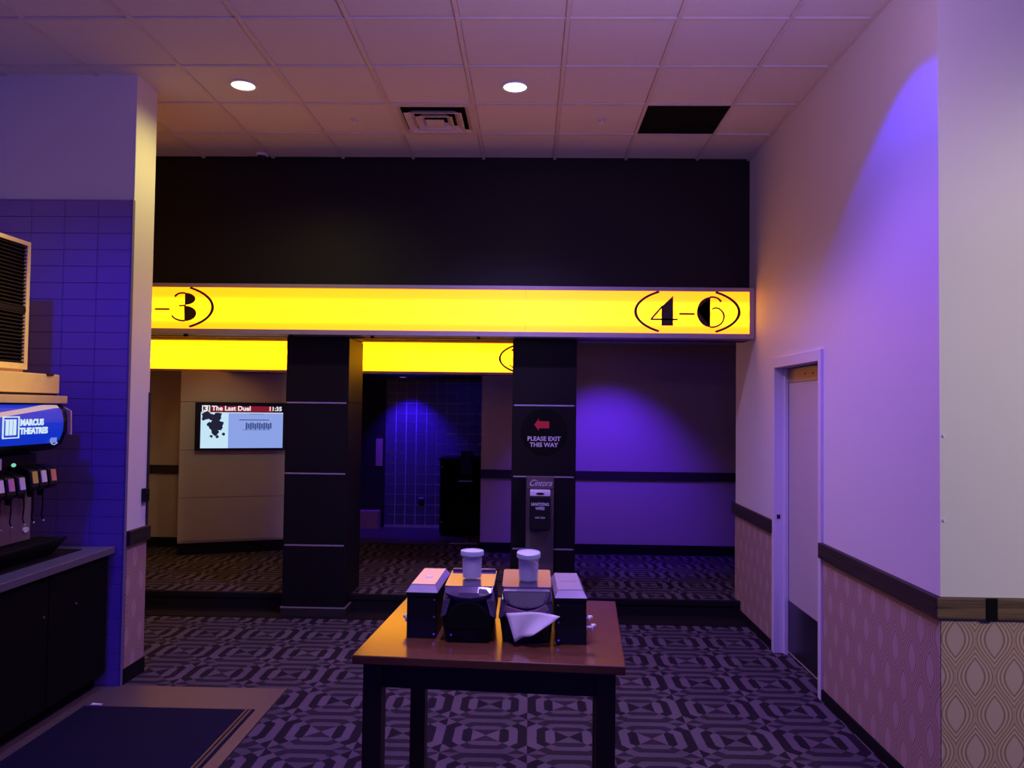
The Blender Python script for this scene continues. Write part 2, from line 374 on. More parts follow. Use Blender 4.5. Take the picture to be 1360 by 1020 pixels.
# right wall with door opening
wr = sempty('wall_right')
for i, (y0, y1, z0, z1) in enumerate(((3.78, 5.07, 0, 4.1), (6.02, 7.17, 0, 4.1), (5.07, 6.02, 2.18, 4.1))):
    obj('wall_section', B().box(XR, XR + 0.16, y0, y1, z0, z1), 'wall', wr)
for y0, y1 in ((3.62, 5.05), (6.04, 7.168)):
    obj('wallpaper', B().box(XR - 0.005, XR, y0, y1, 0.07, 0.885), 'paper_y', wr)
obj('wall_end', B().box(XR + 0.16, 3.4, 7.05, 7.17, 0, 4.1), 'wall', wr)
for i, (y0, y1) in enumerate(((3.595, 5.05), (6.04, 7.19))):
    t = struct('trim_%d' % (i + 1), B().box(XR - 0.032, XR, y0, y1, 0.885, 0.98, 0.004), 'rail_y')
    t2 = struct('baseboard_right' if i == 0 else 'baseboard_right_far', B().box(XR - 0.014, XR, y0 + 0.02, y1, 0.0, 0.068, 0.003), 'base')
# front-facing wall at the right
wf = struct('wall_front', B().box(XR, 4.5, 3.62, 3.78, 0, 4.1), 'wall')
obj('wallpaper', B().box(XR, 4.5, 3.615, 3.62, 0.07, 0.885), 'paper_x', wf)
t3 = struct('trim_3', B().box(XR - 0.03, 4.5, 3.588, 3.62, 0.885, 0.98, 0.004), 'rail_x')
obj('joint_cover', B().box(2.035, 2.082, 3.582, 3.59, 0.883, 0.982), 'matblack', t3)
struct('baseboard_front', B().box(XR, 4.5, 3.604, 3.62, 0, 0.068), 'base')
for z in (1.70, 1.32):
    obj('wall_screw', B().cyl((1.868, 3.617, z), 0.007, 0.008, 'y', n=12), 'white', wf)
# enclosure behind and beside the viewer
struct('wall_far_right', B().box(4.5, 4.65, -4, 3.78, 0, 4.1), 'wall')
struct('wall_back', B().box(-3.7, 4.65, -4.15, -4, 0, 4.1), 'tanwall')
# dark fascia over the signs
fa = struct('wall_fascia', B().box(-6, XR, 6.74, 6.92, 2.40, 4.1), 'darkwall')
# ceiling: slab, tee bars, tiles
ce = struct('ceiling', B().box(-6, 4.6, -4, 7.3, 3.972, 4.1), 'ctile')
GX = [-0.43 + 0.61 * k for k in range(-6, 5)]; GY = [6.73 - 0.61 * k for k in range(0, 8)]
for x in GX: obj('tee_bar', B().box(x - 0.012, x + 0.012, 1.5, 6.74, 3.946, 3.972), 'tee', ce)
for i, (x0, x1) in enumerate(zip([-3.56] + [q for q in GX if q > -3.5], [q for q in GX if q > -3.5] + [1.85])):
    for y in GY[1:]: obj('cross_tee', B().box(x0 + 0.012, x1 - 0.012, y - 0.012, y + 0.012, 3.947, 3.972), 'tee', ce)
cb = B().box(-0.292, 0.292, -0.292, 0.292, -0.009, 0.009, 0.003, 1)
cm = bpy.data.meshes.new('ceiling_tile'); cb.b.to_mesh(cm); cb.b.free(); cm.materials.append(M['ctile'])
locs = []
for i, x in enumerate([q + 0.305 for q in GX]):
    for j, y in enumerate([q - 0.305 for q in GY]):
        if x > 1.8: continue
        if x < -2.55 and y > 5.04: pass
        if (abs(x + 0.735) < .1 or abs(x - 1.095) < .1) and abs(y - 5.815) < .1: continue
        if x > 1.6: continue
        locs.append((x, y, 3.964 + random.uniform(-0.001, 0.001)))
copies('ceiling_tile', cm, locs, ce)
obj('cut_ceiling_tile', B().box(1.415, 1.845, 1.5, 6.735, 3.958, 3.97), 'ctile', ce)
obj('wall_angle', B().box(1.826, 1.85, 1.5, 6.74, 3.944, 3.972), 'tee', ce)
# rear ceiling, rear walls
struct('ceiling_rear', B().box(-6, 4, 6.92, 9.3, 2.56, 2.66), 'wall')
wb = sempty('wall_rear')
obj('wall_section', B().box(-0.57, 3.4, 9.15, 9.3, 0.14, 2.56), 'tanwall', wb)
obj('wall_section', B().box(-6.0, -2.62, 9.15, 9.3, 0.14, 2.56), 'tanwall', wb)
obj('lintel', B().box(-2.62, -0.57, 9.15, 9.3, 2.20, 2.56), 'brownwall', wb)
for x0, x1 in ((-0.57, 3.4), (-6.0, -2.62)):
    obj('chair_rail', B().box(x0, x1, 9.125, 9.15, 0.995, 1.093, 0.004), 'rail_far', wb)
    obj('wall_base', B().box(x0, x1, 9.135, 9.15, 0.14, 0.255), 'base', wb)
struct('wall_rear_right', B().box(3.4, 3.55, 7.05, 9.3, 0, 2.66), 'tanwall')
struct('wall_rear_left', B().box(-6.15, -6.0, 5.0, 9.3, 0, 4.1), 'tanwall')
# corridor
wc = sempty('wall_corridor')
obj('wall_section', B().box(-2.76, -2.62, 9.3, 11.05, 0.138, 2.3), 'brownwall', wc)
obj('wall_section', B().box(-0.44, -0.30, 9.3, 11.05, 0.138, 2.3), 'brownwall', wc)
obj('wall_section', B().box(-2.62, -2.02, 10.93, 11.05, 0.138, 2.3), 'brownwall', wc)
obj('grout_bed', B().box(-2.02, -0.44, 10.985, 11.05, 0.138, 2.3), 'palegrout', wc)
obj('edge_trim', B().box(-2.03, -2.018, 10.92, 10.985, 0.16, 2.0), 'brownwall', wc)
obj('base_strip', B().box(-2.02, -0.44, 10.955, 10.985, 0.138, 0.168), 'strip', wc)
bt = B().box(-0.066, 0.066, -0.005, 0.005, -0.066, 0.066, 0.001, 1)
bm_ = bpy.data.meshes.new('corridor_tile'); bt.b.to_mesh(bm_); bt.b.free(); bm_.materials.append(M['bluetile'])
copies('corridor_tile', bm_, [(-2.016 + 0.0705 + 0.141 * c, 10.981, 0.168 + 0.0705 + 0.141 * r) for c in range(11) for r in range(15)][:300], wc)
struct('ceiling_corridor', B().box(-2.76, -0.3, 9.3, 11.05, 2.2, 2.3), 'brownwall')

# door in the right wall
d1 = sempty('door_1', (0, 0, 0))
J = B()
J.box(XR - 0.018, XR + 0.14, 5.995, 6.05, 0, 2.205, 0.003); J.box(XR - 0.018, XR + 0.14, 5.04, 5.09, 0, 2.205, 0.003); J.box(XR - 0.018, XR + 0.14, 5.09, 5.995, 2.13, 2.205, 0.003)
J.box(XR + 0.055, XR + 0.08, 5.965, 5.995, 0, 2.13); J.box(XR + 0.055, XR + 0.08, 5.09, 5.115, 0, 2.13)
obj('door_frame', J, 'jamb', d1)
lf = obj('door_leaf', B().box(XR + 0.085, XR + 0.128, 5.093, 5.992, 0.012, 2.125, 0.002), 'doorpaint', d1)
obj('kick_plate', B().box(XR + 0.081, XR + 0.0852, 5.12, 5.97, 0.03, 0.40), 'kick', lf)
obj('bracket_plate', B().box(XR + 0.080, XR + 0.0852, 5.12, 5.99, 2.02, 2.115), 'brass', lf)
obj('plate_screw', B().cyl((XR + 0.079, 5.60, 2.07), 0.007, 0.004, 'x', n=10).cyl((XR + 0.079, 5.45, 2.07), 0.007, 0.004, 'x', n=10), 'matblack', lf)
obj('strike_plate', B().box(XR + 0.004, XR + 0.03, 5.993, 5.996, 1.0, 1.03), 'kick', d1)

# ================================================================== THINGS
# ---- pillars
def pillar(x0, x1, label):
    t = thing('pillar', label, 'pillar', ((x0 + x1) / 2, 7.06, 0)); w2 = (x1 - x0) / 2
    zs = [0.075, 0.605, 1.22, 1.83, 2.40]
    obj('core', B().box(-w2 + .008, w2 - .008, -0.272, 0.272, 0, 2.555), 'matblack', t)
    obj('column_base', B().box(-w2 - 0.012, w2 + 0.012, -0.292, 0.292, 0, 0.07, 0.004), 'brownwall', t)
    obj('base_cap', B().box(-w2 - 0.014, w2 + 0.014, -0.294, 0.294, 0.07, 0.078), 'strip', t)
    for a, b in zip(zs, zs[1:]):
        obj('front_panel', B().box(-w2, w2, -0.28, -0.268, a + 0.006, b - 0.006, 0.002), 'laminate', t)
        for s in (-1, 1): obj('side_panel', B().box(s * w2 - 0.005, s * w2 + 0.005, -0.278, 0.278, a + 0.006, b - 0.006, 0.002), 'laminate', t)
        if b < 2.3: obj('metal_strip', B().box(-w2 + 0.012, w2 - 0.012, -0.284, -0.27, b - 0.006, b + 0.006), 'strip', t); obj('side_strip', B().box(w2 - 0.003, w2 + 0.008, -0.27, 0.27, b - 0.004, b + 0.004), 'laminate', t)
    for s in (-1, 1): obj('top_panel', B().box(s * w2 - 0.005, s * w2 + 0.005, -0.278, 0.278, 2.40, 2.55), 'laminate', t)
    return t
pillar(-2.115, -1.58, 'dark laminate pillar with thin metal strips, left of the table')
pillar(-0.155, 0.385, 'dark laminate pillar behind the table, bearing the red arrow')

# ---- round exit decal on the second pillar
t = thing('exit_decal', 'black round decal with red arrow and PLEASE EXIT THIS WAY on the pillar', 'sign', (0.115, 6.778, 1.60))
obj('disc', B().cyl((0, 0, 0), 0.20, 0.003, 'y', n=48), 'matblack', t)
ar = [(-0.105, 0.065), (-0.055, 0.118), (-0.055, 0.095), (0.055, 0.095), (0.055, 0.035), (-0.055, 0.035), (-0.055, 0.012)]
obj('arrow', B().prism([(x * 0.8 - 0.0, z) for x, z in ar], (-0.004, -0.002)), 'red', t)
text('lettering', 'PLEASE EXIT\nTHIS WAY', 0.052, 'letter', t, (0, -0.003, -0.072), align='CENTER', bold=0.0012, ext=0.0008)

# ---- illuminated signs
def ring_band(b, cx, cz, a, c, w_, hz, y0, y1, side=1, n=120):
    """ellipse outline cut off at +-hz"""
    pts = [(cx + a * math.cos(t), cz + c * math.sin(t)) for t in [2 * math.pi * i / n for i in range(n + 1)]]
    for p, q in zip(pts, pts[1:]):
        if abs((p[1] + q[1]) / 2 - cz) > hz or ((p[0] + q[0]) / 2 - cx) * side < 0: continue
        def inn(P):
            k = 1 - w_ / a; k2 = 1 - w_ * 0.8 / c
            return (cx + (P[0] - cx) * k, cz + (P[1] - cz) * k2)
        b.prism([p, q, inn(q), inn(p)], (y0, y1))
def arc(cx, cz, rx, rz, a0, a1, n=16): return [(cx + rx * math.cos(R_(a0 + (a1 - a0) * i / n)), cz + rz * math.sin(R_(a0 + (a1 - a0) * i / n))) for i in range(n + 1)]
U = 0.001289
def glyph4(b, x, z, k, y):     # x: left tip, z: centre height; units of crop pixels
    f = lambda px, pz: (x + (px - 408) * U * k, z - (pz - 165) * U * k)
    b.prism([f(478, 133), f(552, 62), f(552, 256), f(478, 256)], y)
    b.strip2d([f(411, 215), f(485, 128)], 11 * U * k, *y); b.strip2d([f(408, 216), f(582, 216)], 11 * U * k, *y)
def glyph6(b, x, z, k, y):
    f = lambda px, pz: (x + (px - 705) * U * k, z - (pz - 168) * U * k)
    b.prism([f(790, 73)] + [f(px, pz) for px, pz in arc(790, 169, 85, 97, 92, 268, 20)] + [f(790, 266)], y)
    b.strip2d([f(px, pz) for px, pz in ((786, 74), (805, 71), (825, 74), (842, 82), (853, 93), (860, 102))], [11 * U * k] * 4 + [13 * U * k, 14 * U * k], *y)
    c = [(803 + 0, 150), (812, 144), (828, 141), (845, 145), (862, 158), (874, 175), (879, 197), (874, 222), (860, 243), (838, 258), (812, 266), (788, 266)]
    b.strip2d([f(*p) for p in c], 10 * U * k, *y)
def glyph3(b, x, z, k, y):     # x: left end, crop scale 4.25 -> U3
    U3 = U * 4.857 / 4.25; f = lambda px, pz: (x + (px - 200) * U3 * k, z - (pz - 205) * U3 * k)
    b.prism([f(px, pz) for px, pz in [(275, 122)] + [(275 + 60 * math.sin(R_(t)), 157 - 35 * math.cos(R_(t))) for t in range(0, 181, 12)]], y)
    b.prism([f(px, pz) for px, pz in [(272, 197)] + [(275 + 67 * math.sin(R_(t)), 241 - 44 * math.cos(R_(t))) for t in range(0, 181, 12)]], y)
    b.strip2d([f(*p) for p in ((276, 124), (258, 123), (240, 126), (226, 134), (216, 145))], [11 * U, 11 * U, 11 * U, 12 * U, 13 * U], *y)
    b.strip2d([f(*p) for p in ((276, 283), (252, 282), (230, 276), (212, 266), (201, 254))], 11 * U, *y)
    b.strip2d([f(*p) for p in ((242, 197), (280, 195))], 10 * U, *y)
def sign(x0, x1, yf, yb, z0, z1, fr, mat, label):
    t = thing('illuminated_sign', label, 'sign', ((x0 + x1) / 2, (yf + yb) / 2, z0)); ox, oy = (x0 + x1) / 2, (yf + yb) / 2
    h = z1 - z0; F = B(); w2 = (x1 - x0) / 2; a, b_ = yf - oy, yb - oy
    F.box(-w2, w2, a, b_, 0, fr, 0.002); F.box(-w2, w2, a, b_, h - fr * .8, h, 0.002); F.box(w2 - fr, w2, a, b_, fr, h - fr * .8); F.box(-w2, -w2 + fr, a, b_, fr, h - fr * .8)
    obj('frame', F, 'frame_alu', t)
    obj('acrylic_face', B().box(-w2 + fr, w2 - fr, a + 0.008, a + 0.014, fr, h - fr * .8), mat, t)
    return t, ox, oy, z0, a + 0.008
t, ox, oy, z0, ya = sign(-4.6, 1.845, 6.56, 6.74, 2.40, 2.825, 0.042, 'sign1', 'long yellow backlit sign reading 4-6 at its right end')
zc = 2.622 - z0; Y2 = (ya - 0.004, ya)
U3 = U * 4.857 / 4.25
for sd in (-1, 1): b = B(); ring_band(b, 1.29 - ox, zc, 0.440, 0.206, 0.023, 0.171, *Y2, sd); obj('oval_arc', b, 'ink', t)
b = B(); glyph4(b, 1.29 - ox - (643 - 408) * U, zc, 1, Y2); obj('numeral', b, 'ink', t)
b = B(); glyph6(b, 1.29 - ox + (705 - 643) * U, zc, 1, Y2); obj('numeral', b, 'ink', t)
obj('dash', B().strip2d([(1.29 - ox - 51 * U, zc - 0.018), (1.29 - ox + 47 * U, zc - 0.018)], 11 * U, *Y2), 'ink', t)
for sd in (-1, 1): b = B(); ring_band(b, -3.12 - ox, zc, 0.440, 0.206, 0.023, 0.171, *Y2, sd); obj('oval_arc', b, 'ink', t)
b = B(); glyph3(b, -3.12 - ox + (200 - 145) * U3, zc, 1, Y2); obj('numeral', b, 'ink', t)
obj('dash', B().strip2d([(-3.12 - ox - 42 * U3, zc - 0.018), (-3.12 - ox + 41 * U3, zc - 0.018)], 11 * U, *Y2), 'ink', t)
obj('numeral', B().prism([(-3.12 - ox - 150 * U3, zc - 0.12), (-3.12 - ox - 88 * U3, zc - 0.12), (-3.12 - ox - 88 * U3, zc + 0.125), (-3.12 - ox - 150 * U3, zc + 0.09)], Y2), 'ink', t)
obj('panel_joint', B().box(-0.055 - ox, -0.053 - ox, ya - 0.0015, ya, 0.04, 0.39), 'brass', t)
for x in (-2.95, -2.05, -1.35, -0.45): obj('bracket', B().box(x - ox - 0.012, x - ox + 0.012, -0.02, 0.02, -0.02, 0.0), 'matblack', t)
t, ox, oy, z0, ya = sign(-5.2, 0.37, 8.80, 9.14, 2.175, 2.55, 0.028, 'sign2', 'rear yellow backlit sign with 3 in an oval, seen between the pillars')
zc = 0.185; Y2 = (ya - 0.004, ya)
for sd in (-1, 1): b = B(); ring_band(b, 0.055 - ox, zc, 0.42, 0.19, 0.024, 0.162, *Y2, sd); obj('oval_arc', b, 'ink', t)
b = B(); glyph3(b, -0.245 - ox, zc, 0.95, Y2); obj('numeral', b, 'ink', t)

# ---- ceiling fittings
def downlight(x, y, mat, label, tilt):
    t = thing('downlight', label, 'ceiling light', (x, y, CZ), 0, None)
    obj('trim_ring', B().lathe([(0.078, -0.002), (0.094, -0.005), (0.098, 0.0), (0.094, 0.006), (0.078, 0.006), (0.078, -0.002)], n=40), 'white', t, smooth=True)
    l = obj('lens', B().lathe([(0.0, 0.0), (0.04, -0.001), (0.078, 0.0), (0.078, 0.006), (0.0, 0.006)], n=36), mat, t)
    l.rotation_euler = (0, tilt, 0)
downlight(-1.96, 5.20, 'lamp_warm', 'warm round downlight in the ceiling, the left of two', 0.0)
downlight(-0.13, 5.215, 'lamp_cool', 'lilac white round downlight in the ceiling, the right of two', 0.0)
t = thing('downlight', 'small violet downlight in the corridor ceiling above the tiled wall', 'ceiling light', (-1.70, 10.42, 2.2))
obj('trim_ring', B().lathe([(0.045, -0.002), (0.06, -0.004), (0.062, 0.0), (0.045, 0.0)], n=24), 'white', t)
obj('lens', B().cyl((0, 0, -0.001), 0.045, 0.004), 'lamp_blue', t)
t = thing('air_diffuser', 'square air diffuser of nested louvres set in the ceiling grid', 'vent', (-0.735, 5.815, CZ))
obj('back_box', B().box(-0.29, 0.29, -0.29, 0.29, 0.012, 0.02), 'matblack', t)
obj('outer_frame', B().sqring(0.297, -0.004, 0.262, -0.004, (0, 0, 0)).sqring(0.262, -0.004, 0.235, 0.012, (0, 0, 0)), 'tee', t, solid=0.002)
for h1, h2 in ((0.21, 0.15), (0.135, 0.085)):
    obj('louvre_ring', B().sqring(h1, -0.028, h1 - 0.012, -0.028, (0, 0, 0)).sqring(h1 - 0.012, -0.028, h2, 0.010, (0, 0, 0)), 'tee', t, solid=0.002)
obj('centre_plate', B().box(-0.068, 0.068, -0.068, 0.068, -0.030, -0.024, 0.002), 'tee', t)
t = thing('ceiling_panel', 'black square panel in the ceiling grid near the right wall', 'ceiling panel', (1.095, 5.815, CZ))
obj('panel', B().box(-0.292, 0.292, -0.292, 0.292, 0.004, 0.016), 'matblack', t)
def sprinkler(x, y, label):
    t = thing('sprinkler', label, 'sprinkler', (x, y, 3.954), group='ceiling sprinkler heads')
    obj('escutcheon', B().lathe([(0.0, 0.002), (0.036, 0.002), (0.034, -0.006), (0.014, -0.010), (0.0, -0.010)], n=24), 'tee', t, smooth=True)
    obj('head', B().cyl((0, 0, -0.018), 0.006, 0.02, n=10).cyl((0, 0, -0.03), 0.018, 0.002, n=16), 'white', t)
sprinkler(-1.345, 5.82, 'sprinkler head in the ceiling to the left of the air diffuser')
sprinkler(0.50, 5.80, 'sprinkler head in the ceiling beside the black panel')
t = thing('ceiling_sensor', 'small grey dome sensor where ceiling meets the black fascia', 'sensor', (-2.32, 6.62, 3.95))
obj('mount', B().cyl((0, 0, -0.012), 0.05, 0.024), 'tee', t); obj('dome', B().sph((0, 0, -0.03), 0.038), 'black', t, smooth=True)

# ---- wall panel and screen at the left rear
ang = math.atan2(0.42, 1.10)
t = thing('feature_panel', 'tan four-part wall panel standing at an angle behind the screen', 'wall panel', (-3.87, 8.63, 0.14), ang); W = 1.24
obj('carcass', B().box(0.005, W, 0.012, 0.045, 0.13, 2.025), 'tanwall', t)
obj('recessed_base', B().box(0.0, W, 0.03, 0.045, 0, 0.13), 'base', t)
for a, c in ((0.15, 0.63), (0.63, 1.155), (1.155, 1.69), (1.69, 2.03)): obj('panel', B().box(0, W, 0.0, 0.012, a + 0.003, c - 0.003, 0.002), 'tanwall', t)
Tm = Matrix.Translation((-3.87, 8.63, 0.14)) @ Matrix.Rotation(ang, 4, 'Z')
t = thing('wall_screen', 'wall-mounted screen showing The Last Duel and 11:35', 'screen', Tm @ Vector((0.155, 0.0, 1.155)), ang)
SW, SH = 0.985, 0.535
obj('bezel', B().box(0, SW, -0.055, -0.002, 0, SH, 0.006), 'black', t)
ix0, ix1, iz0, iz1 = 0.06, SW - 0.05, 0.025, SH - 0.035; iw, ih = ix1 - ix0, iz1 - iz0; ys = -0.056
def rect(name, u0, u1, v0, v1, mat, dy=0): obj(name, B().box(ix0 + u0 * iw, ix0 + u1 * iw, ys - 0.001 - dy, ys - dy, iz0 + v0 * ih, iz0 + v1 * ih), mat, t)
rect('display', 0.0, 1.0, 0, 0.83, 'scr_grey'); rect('poster_area', 0, 0.33, 0, 0.82, 'scr_white', 0.001); rect('divider_line', 0, 1, 0.825, 0.84, 'scr_text', 0.001)
rect('title_bar', 0.12, 0.87, 0.86, 0.99, 'scr_red', 0.0); rect('heading_line', 0.46, 0.83, 0.655, 0.672, 'scr_dark', 0.001); rect('heading_line', 0.58, 0.76, 0.80, 0.808, 'scr_mid', 0.001)
b = B()
for i in range(12):
    b.box(ix0 + (0.54 + i * 0.027) * iw, ix0 + (0.54 + i * 0.027 + 0.021) * iw, ys - 0.002, ys - 0.001, iz0 + (0.44 + 0.02 * (i % 2)) * ih, iz0 + (0.60 - 0.02 * (i % 3 == 1)) * ih)
b.box(ix0 + 0.50 * iw, ix0 + 0.84 * iw, ys - 0.002, ys - 0.001, iz0 + 0.425 * ih, iz0 + 0.435 * ih); obj('small_print', b, 'scr_mid', t)
b = B(); random.seed(3)
for cx_, cz_, r in ((0.18, 0.62, .055), (0.14, 0.72, .04), (0.2, 0.75, .05), (0.16, 0.5, .05), (0.22, 0.48, .04), (0.17, 0.38, .04), (0.13, 0.28, .018), (0.2, 0.27, .02), (0.24, 0.57, .035), (0.1, 0.55, .03), (0.27, 0.33, .018), (0.07, 0.76, .05), (0.04, 0.70, .035)):
    pts = [(ix0 + cx_ * iw + r * random.uniform(.6, 1.2) * math.cos(a_), iz0 + cz_ * ih + r * random.uniform(.6, 1.3) * math.sin(a_)) for a_ in [2 * math.pi * k / 9 for k in range(9)]]
    b.prism(pts, (ys - 0.0032 - random.random() * 0.0005, ys - 0.002))
obj('poster_figure', b, 'scr_dark', t)
b = B().box(ix0 + 0.012 * iw, ix0 + 0.108 * iw, ys - 0.002, ys - 0.001, iz0 + 0.85 * ih, iz0 + 1.0 * ih); obj('number_box', b, 'scr_text', t)
obj('number_field', B().box(ix0 + 0.024 * iw, ix0 + 0.096 * iw, ys - 0.003, ys - 0.002, iz0 + 0.868 * ih, iz0 + 0.985 * ih), 'scr_dark', t)
text('lettering', '3', 0.085, 'scr_text', t, (ix0 + 0.060 * iw, ys - 0.0035, iz0 + 0.862 * ih + 0.002), align='CENTER', bold=0.003, ext=0.0004, xs=1.2)
text('lettering', 'The Last Duel', 0.072, 'scr_text', t, (ix0 + 0.128 * iw, ys - 0.0025, iz0 + 0.885 * ih), bold=0.002, ext=0.0004)
text('lettering', '11:35', 0.066, 'scr_text', t, (ix0 + 0.985 * iw, ys - 0.0025, iz0 + 0.885 * ih), align='RIGHT', bold=0.002, ext=0.0004)

# ---- corridor fittings
t = thing('floor_cabinet', 'black cabinet with flat top in front of the dark tiled wall', 'cabinet', (-0.905, 10.51, 0.138))
obj('body', B().box(-0.265, 0.265, -0.25, 0.25, 0.04, 0.98, 0.004), 'matblack', t); obj('top', B().box(-0.28, 0.28, -0.265, 0.26, 0.98, 1.01, 0.004), 'black', t)
obj('door', B().box(-0.255, 0.255, -0.262, -0.25, 0.06, 0.96, 0.003), 'matblack', t)
obj('plinth', B().box(-0.25, 0.25, -0.23, 0.24, 0, 0.04), 'matblack', t)
for z in (0.90, 0.18): obj('hinge', B().cyl((-0.235, -0.268, z), 0.008, 0.02, 'z', n=10), 'strip', t)
t = thing('sanitizer_stand', 'slim pole stand with black dispenser before the black cabinet', 'stand', (-0.76, 9.82, 0.138))
obj('foot_plate', B().box(-0.22, 0.12, -0.13, 0.13, 0, 0.008, 0.003), 'strip', t); obj('pole', B().cyl((0.02, 0, 0.55), 0.009, 1.09, n=12), 'laminate', t)
obj('dispenser', B().box(-0.10, 0.05, -0.06, 0.035, 0.83, 1.13, 0.015), 'black', t); obj('drip_tray', B().box(-0.12, 0.045, -0.12, 0.02, 0.755, 0.768, 0.003), 'strip', t)
t = thing('wall_outlet', 'small outlet on the blue-lit tiled wall', 'outlet', (-1.505, 10.976, 0.44))
obj('plate', B().box(-0.04, 0.04, -0.014, 0, 0, 0.12, 0.004), 'black', t); obj('socket_cover', B().box(-0.034, 0.034, -0.02, -0.014, 0.09, 0.115, 0.003), 'white', t)
t = thing('wall_plaque', 'tall tan plaque on the dark wall beside the tiled wall', 'plaque', (-2.095, 10.93, 0.98))
obj('plate', B().box(-0.048, 0.048, -0.014, 0, 0, 0.38, 0.004), 'brownbox', t); obj('plate_rim', B().box(-0.052, 0.052, -0.008, 0, -0.006, 0.386, 0.003), 'brownwall', t)
t = thing('low_box', 'low brown box on the floor against the dark corridor wall', 'box', (-2.22, 10.84, 0.138))
obj('body', B().box(-0.16, 0.16, -0.08, 0.08, 0, 0.24, 0.004), 'brownbox', t); obj('latch', B().cyl((0.10, -0.084, 0.09), 0.012, 0.01, 'y', n=12), 'strip', t)

# ---- wipes stand at second pillar
t = thing('wipes_stand', 'brushed metal stand with sanitizing wipes dispenser before the arrow pillar', 'stand', (0.085, 6.63, 0))
obj('foot_plate', B().box(-0.19, 0.19, -0.15, 0.14, 0, 0.012, 0.003), 'steel', t)
obj('back_plate', B().box(-0.117, 0.117, 0.02, 0.06, 0.012, 1.235, 0.004), 'standplate', t)
obj('header_plate', B().box(-0.112, 0.112, 0.014, 0.02, 1.13, 1.23, 0.002), 'standplate', t)
text('lettering', 'Cintora', 0.075, 'letter', t, (0, 0.013, 1.155), align='CENTER', ext=0.0006, shear=0.5, bold=-0.0005, xs=0.82)
d = obj('dispenser_box', B().box(-0.085, 0.085, -0.11, 0.016, 0.80, 1.085, 0.012), 'black', t)
obj('dispenser_lid', B().box(-0.084, 0.084, -0.114, -0.0, 1.082, 1.128, 0.006), 'letter', t)
obj('opening_slot', B().prism([(0.035 * math.cos(R_(a_)), 1.103 + 0.009 * math.sin(R_(a_))) for a_ in range(0, 360, 20)], (-0.117, -0.113)), 'matblack', t)
text('lettering', 'SANITIZING\nWIPES', 0.034, 'letter', t, (0, -0.112, 1.005), align='CENTER', ext=0.0005, bold=0.0006, xs=0.8)
text('lettering', 'with aloe', 0.026, 'letter', t, (0, -0.112, 0.90), align='CENTER', ext=0.0005, xs=0.85)

# ---- small black box on the pier
t = thing('wall_switch', 'small black box on the end of the tiled pier', 'switch', (-2.6, 5.27, 1.19))
obj('housing', B().box(0.0, 0.03, -0.03, 0.03, -0.045, 0.045, 0.005), 'black', t); obj('button', B().cyl((0.031, 0, 0), 0.012, 0.006, 'x', n=14), 'black', t)
t = thing('wall_rod', 'thin dark strip running down the pier edge above the rail', 'strip', (-2.598, 5.315, 0.98))
obj('strip', B().box(0.0, 0.008, -0.01, 0.01, 0.0, 0.9), 'rail_y', t)

# ---- counter
t = thing('base_cabinet', 'black base cabinet under the grey counter at the left', 'cabinet', (-3.1, 3.0, 0))
obj('carcass', B().box(-0.445, 0.41, -3.0, 2.01, 0.09, 0.845), 'cabinet', t); obj('toe_kick', B().box(-0.44, 0.35, -3.0, 2.0, 0, 0.09), 'matblack', t)
y = -2.9
while y < 1.95:
    y2 = min(y + 0.61, 2.0)
    dr = obj('door', B().box(0.41, 0.428, y + 0.004, y2 - 0.004, 0.10, 0.835, 0.002), 'cabinet', t)
    obj('lock', B().cyl((0.431, y2 - 0.35 if y2 > 1.4 else y2 - 0.05, 0.62), 0.007, 0.008, 'x', n=12), 'screw', dr)
    y = y2
t = thing('countertop', 'grey stone worktop with the drinks machine on it', 'countertop', (-3.1, 3.0, 0.845))
obj('slab', B().box(-0.447, 0.455, -3.0, 2.012, 0, 0.045, 0.004), 'ctop', t)
t = thing('rubber_pad', 'thin dark pad lying on the grey counter under the drip tray', 'pad', (-3.03, 4.45, 0.89))
obj('pad', B().box(-0.25, 0.25, -0.6, 0.42, 0, 0.006, 0.002), 'base', t)

# ---- soda fountain; local x forward(+x), y along the counter
t = thing('soda_fountain', 'drinks dispenser with blue backlit panel on the grey counter', 'drinks machine', (-3.1, 4.28, 0.896))
y0, y1 = -0.44, 0.44
def yz_loft(prof, ya_, yb_, name, mat, **k):     # prof: (x,z) section extruded along y
    return obj(name, B().prism(prof, (ya_, yb_)), mat, t, **k)
obj('cabinet_body', B().box(-0.42, 0.16, y0, 0.31, 0.0, 0.946, 0.006), 'black', t)
obj('splash_panel', B().box(0.16, 0.168, y0, 0.31, 0.10, 0.58), 'splash', t)
obj('splash_badge', B().prism([(0.026 * math.cos(R_(a_)), 0.016 * math.sin(R_(a_))) for a_ in range(0, 360, 15)], (0.168, 0.174), (0, 0.265, 0.165), 'yz'), 'white', t)
dtr = obj('drip_tray', B().loft([[(-0.05, y0, 0), (0.23, y0, 0), (0.25, 0.39, 0), (-0.05, 0.39, 0)], [(-0.05, y0, 0.10), (0.33, y0, 0.10), (0.33, 0.41, 0.10), (-0.05, 0.41, 0.10)]]), 'black', t)
obj('tray_grille', B().box(0.17, 0.31, y0, 0.39, 0.10, 0.106), 'matblack', dtr); obj('tray_rim', B().box(0.322, 0.332, y0, 0.41, 0.094, 0.108, 0.002), 'laminate', dtr)
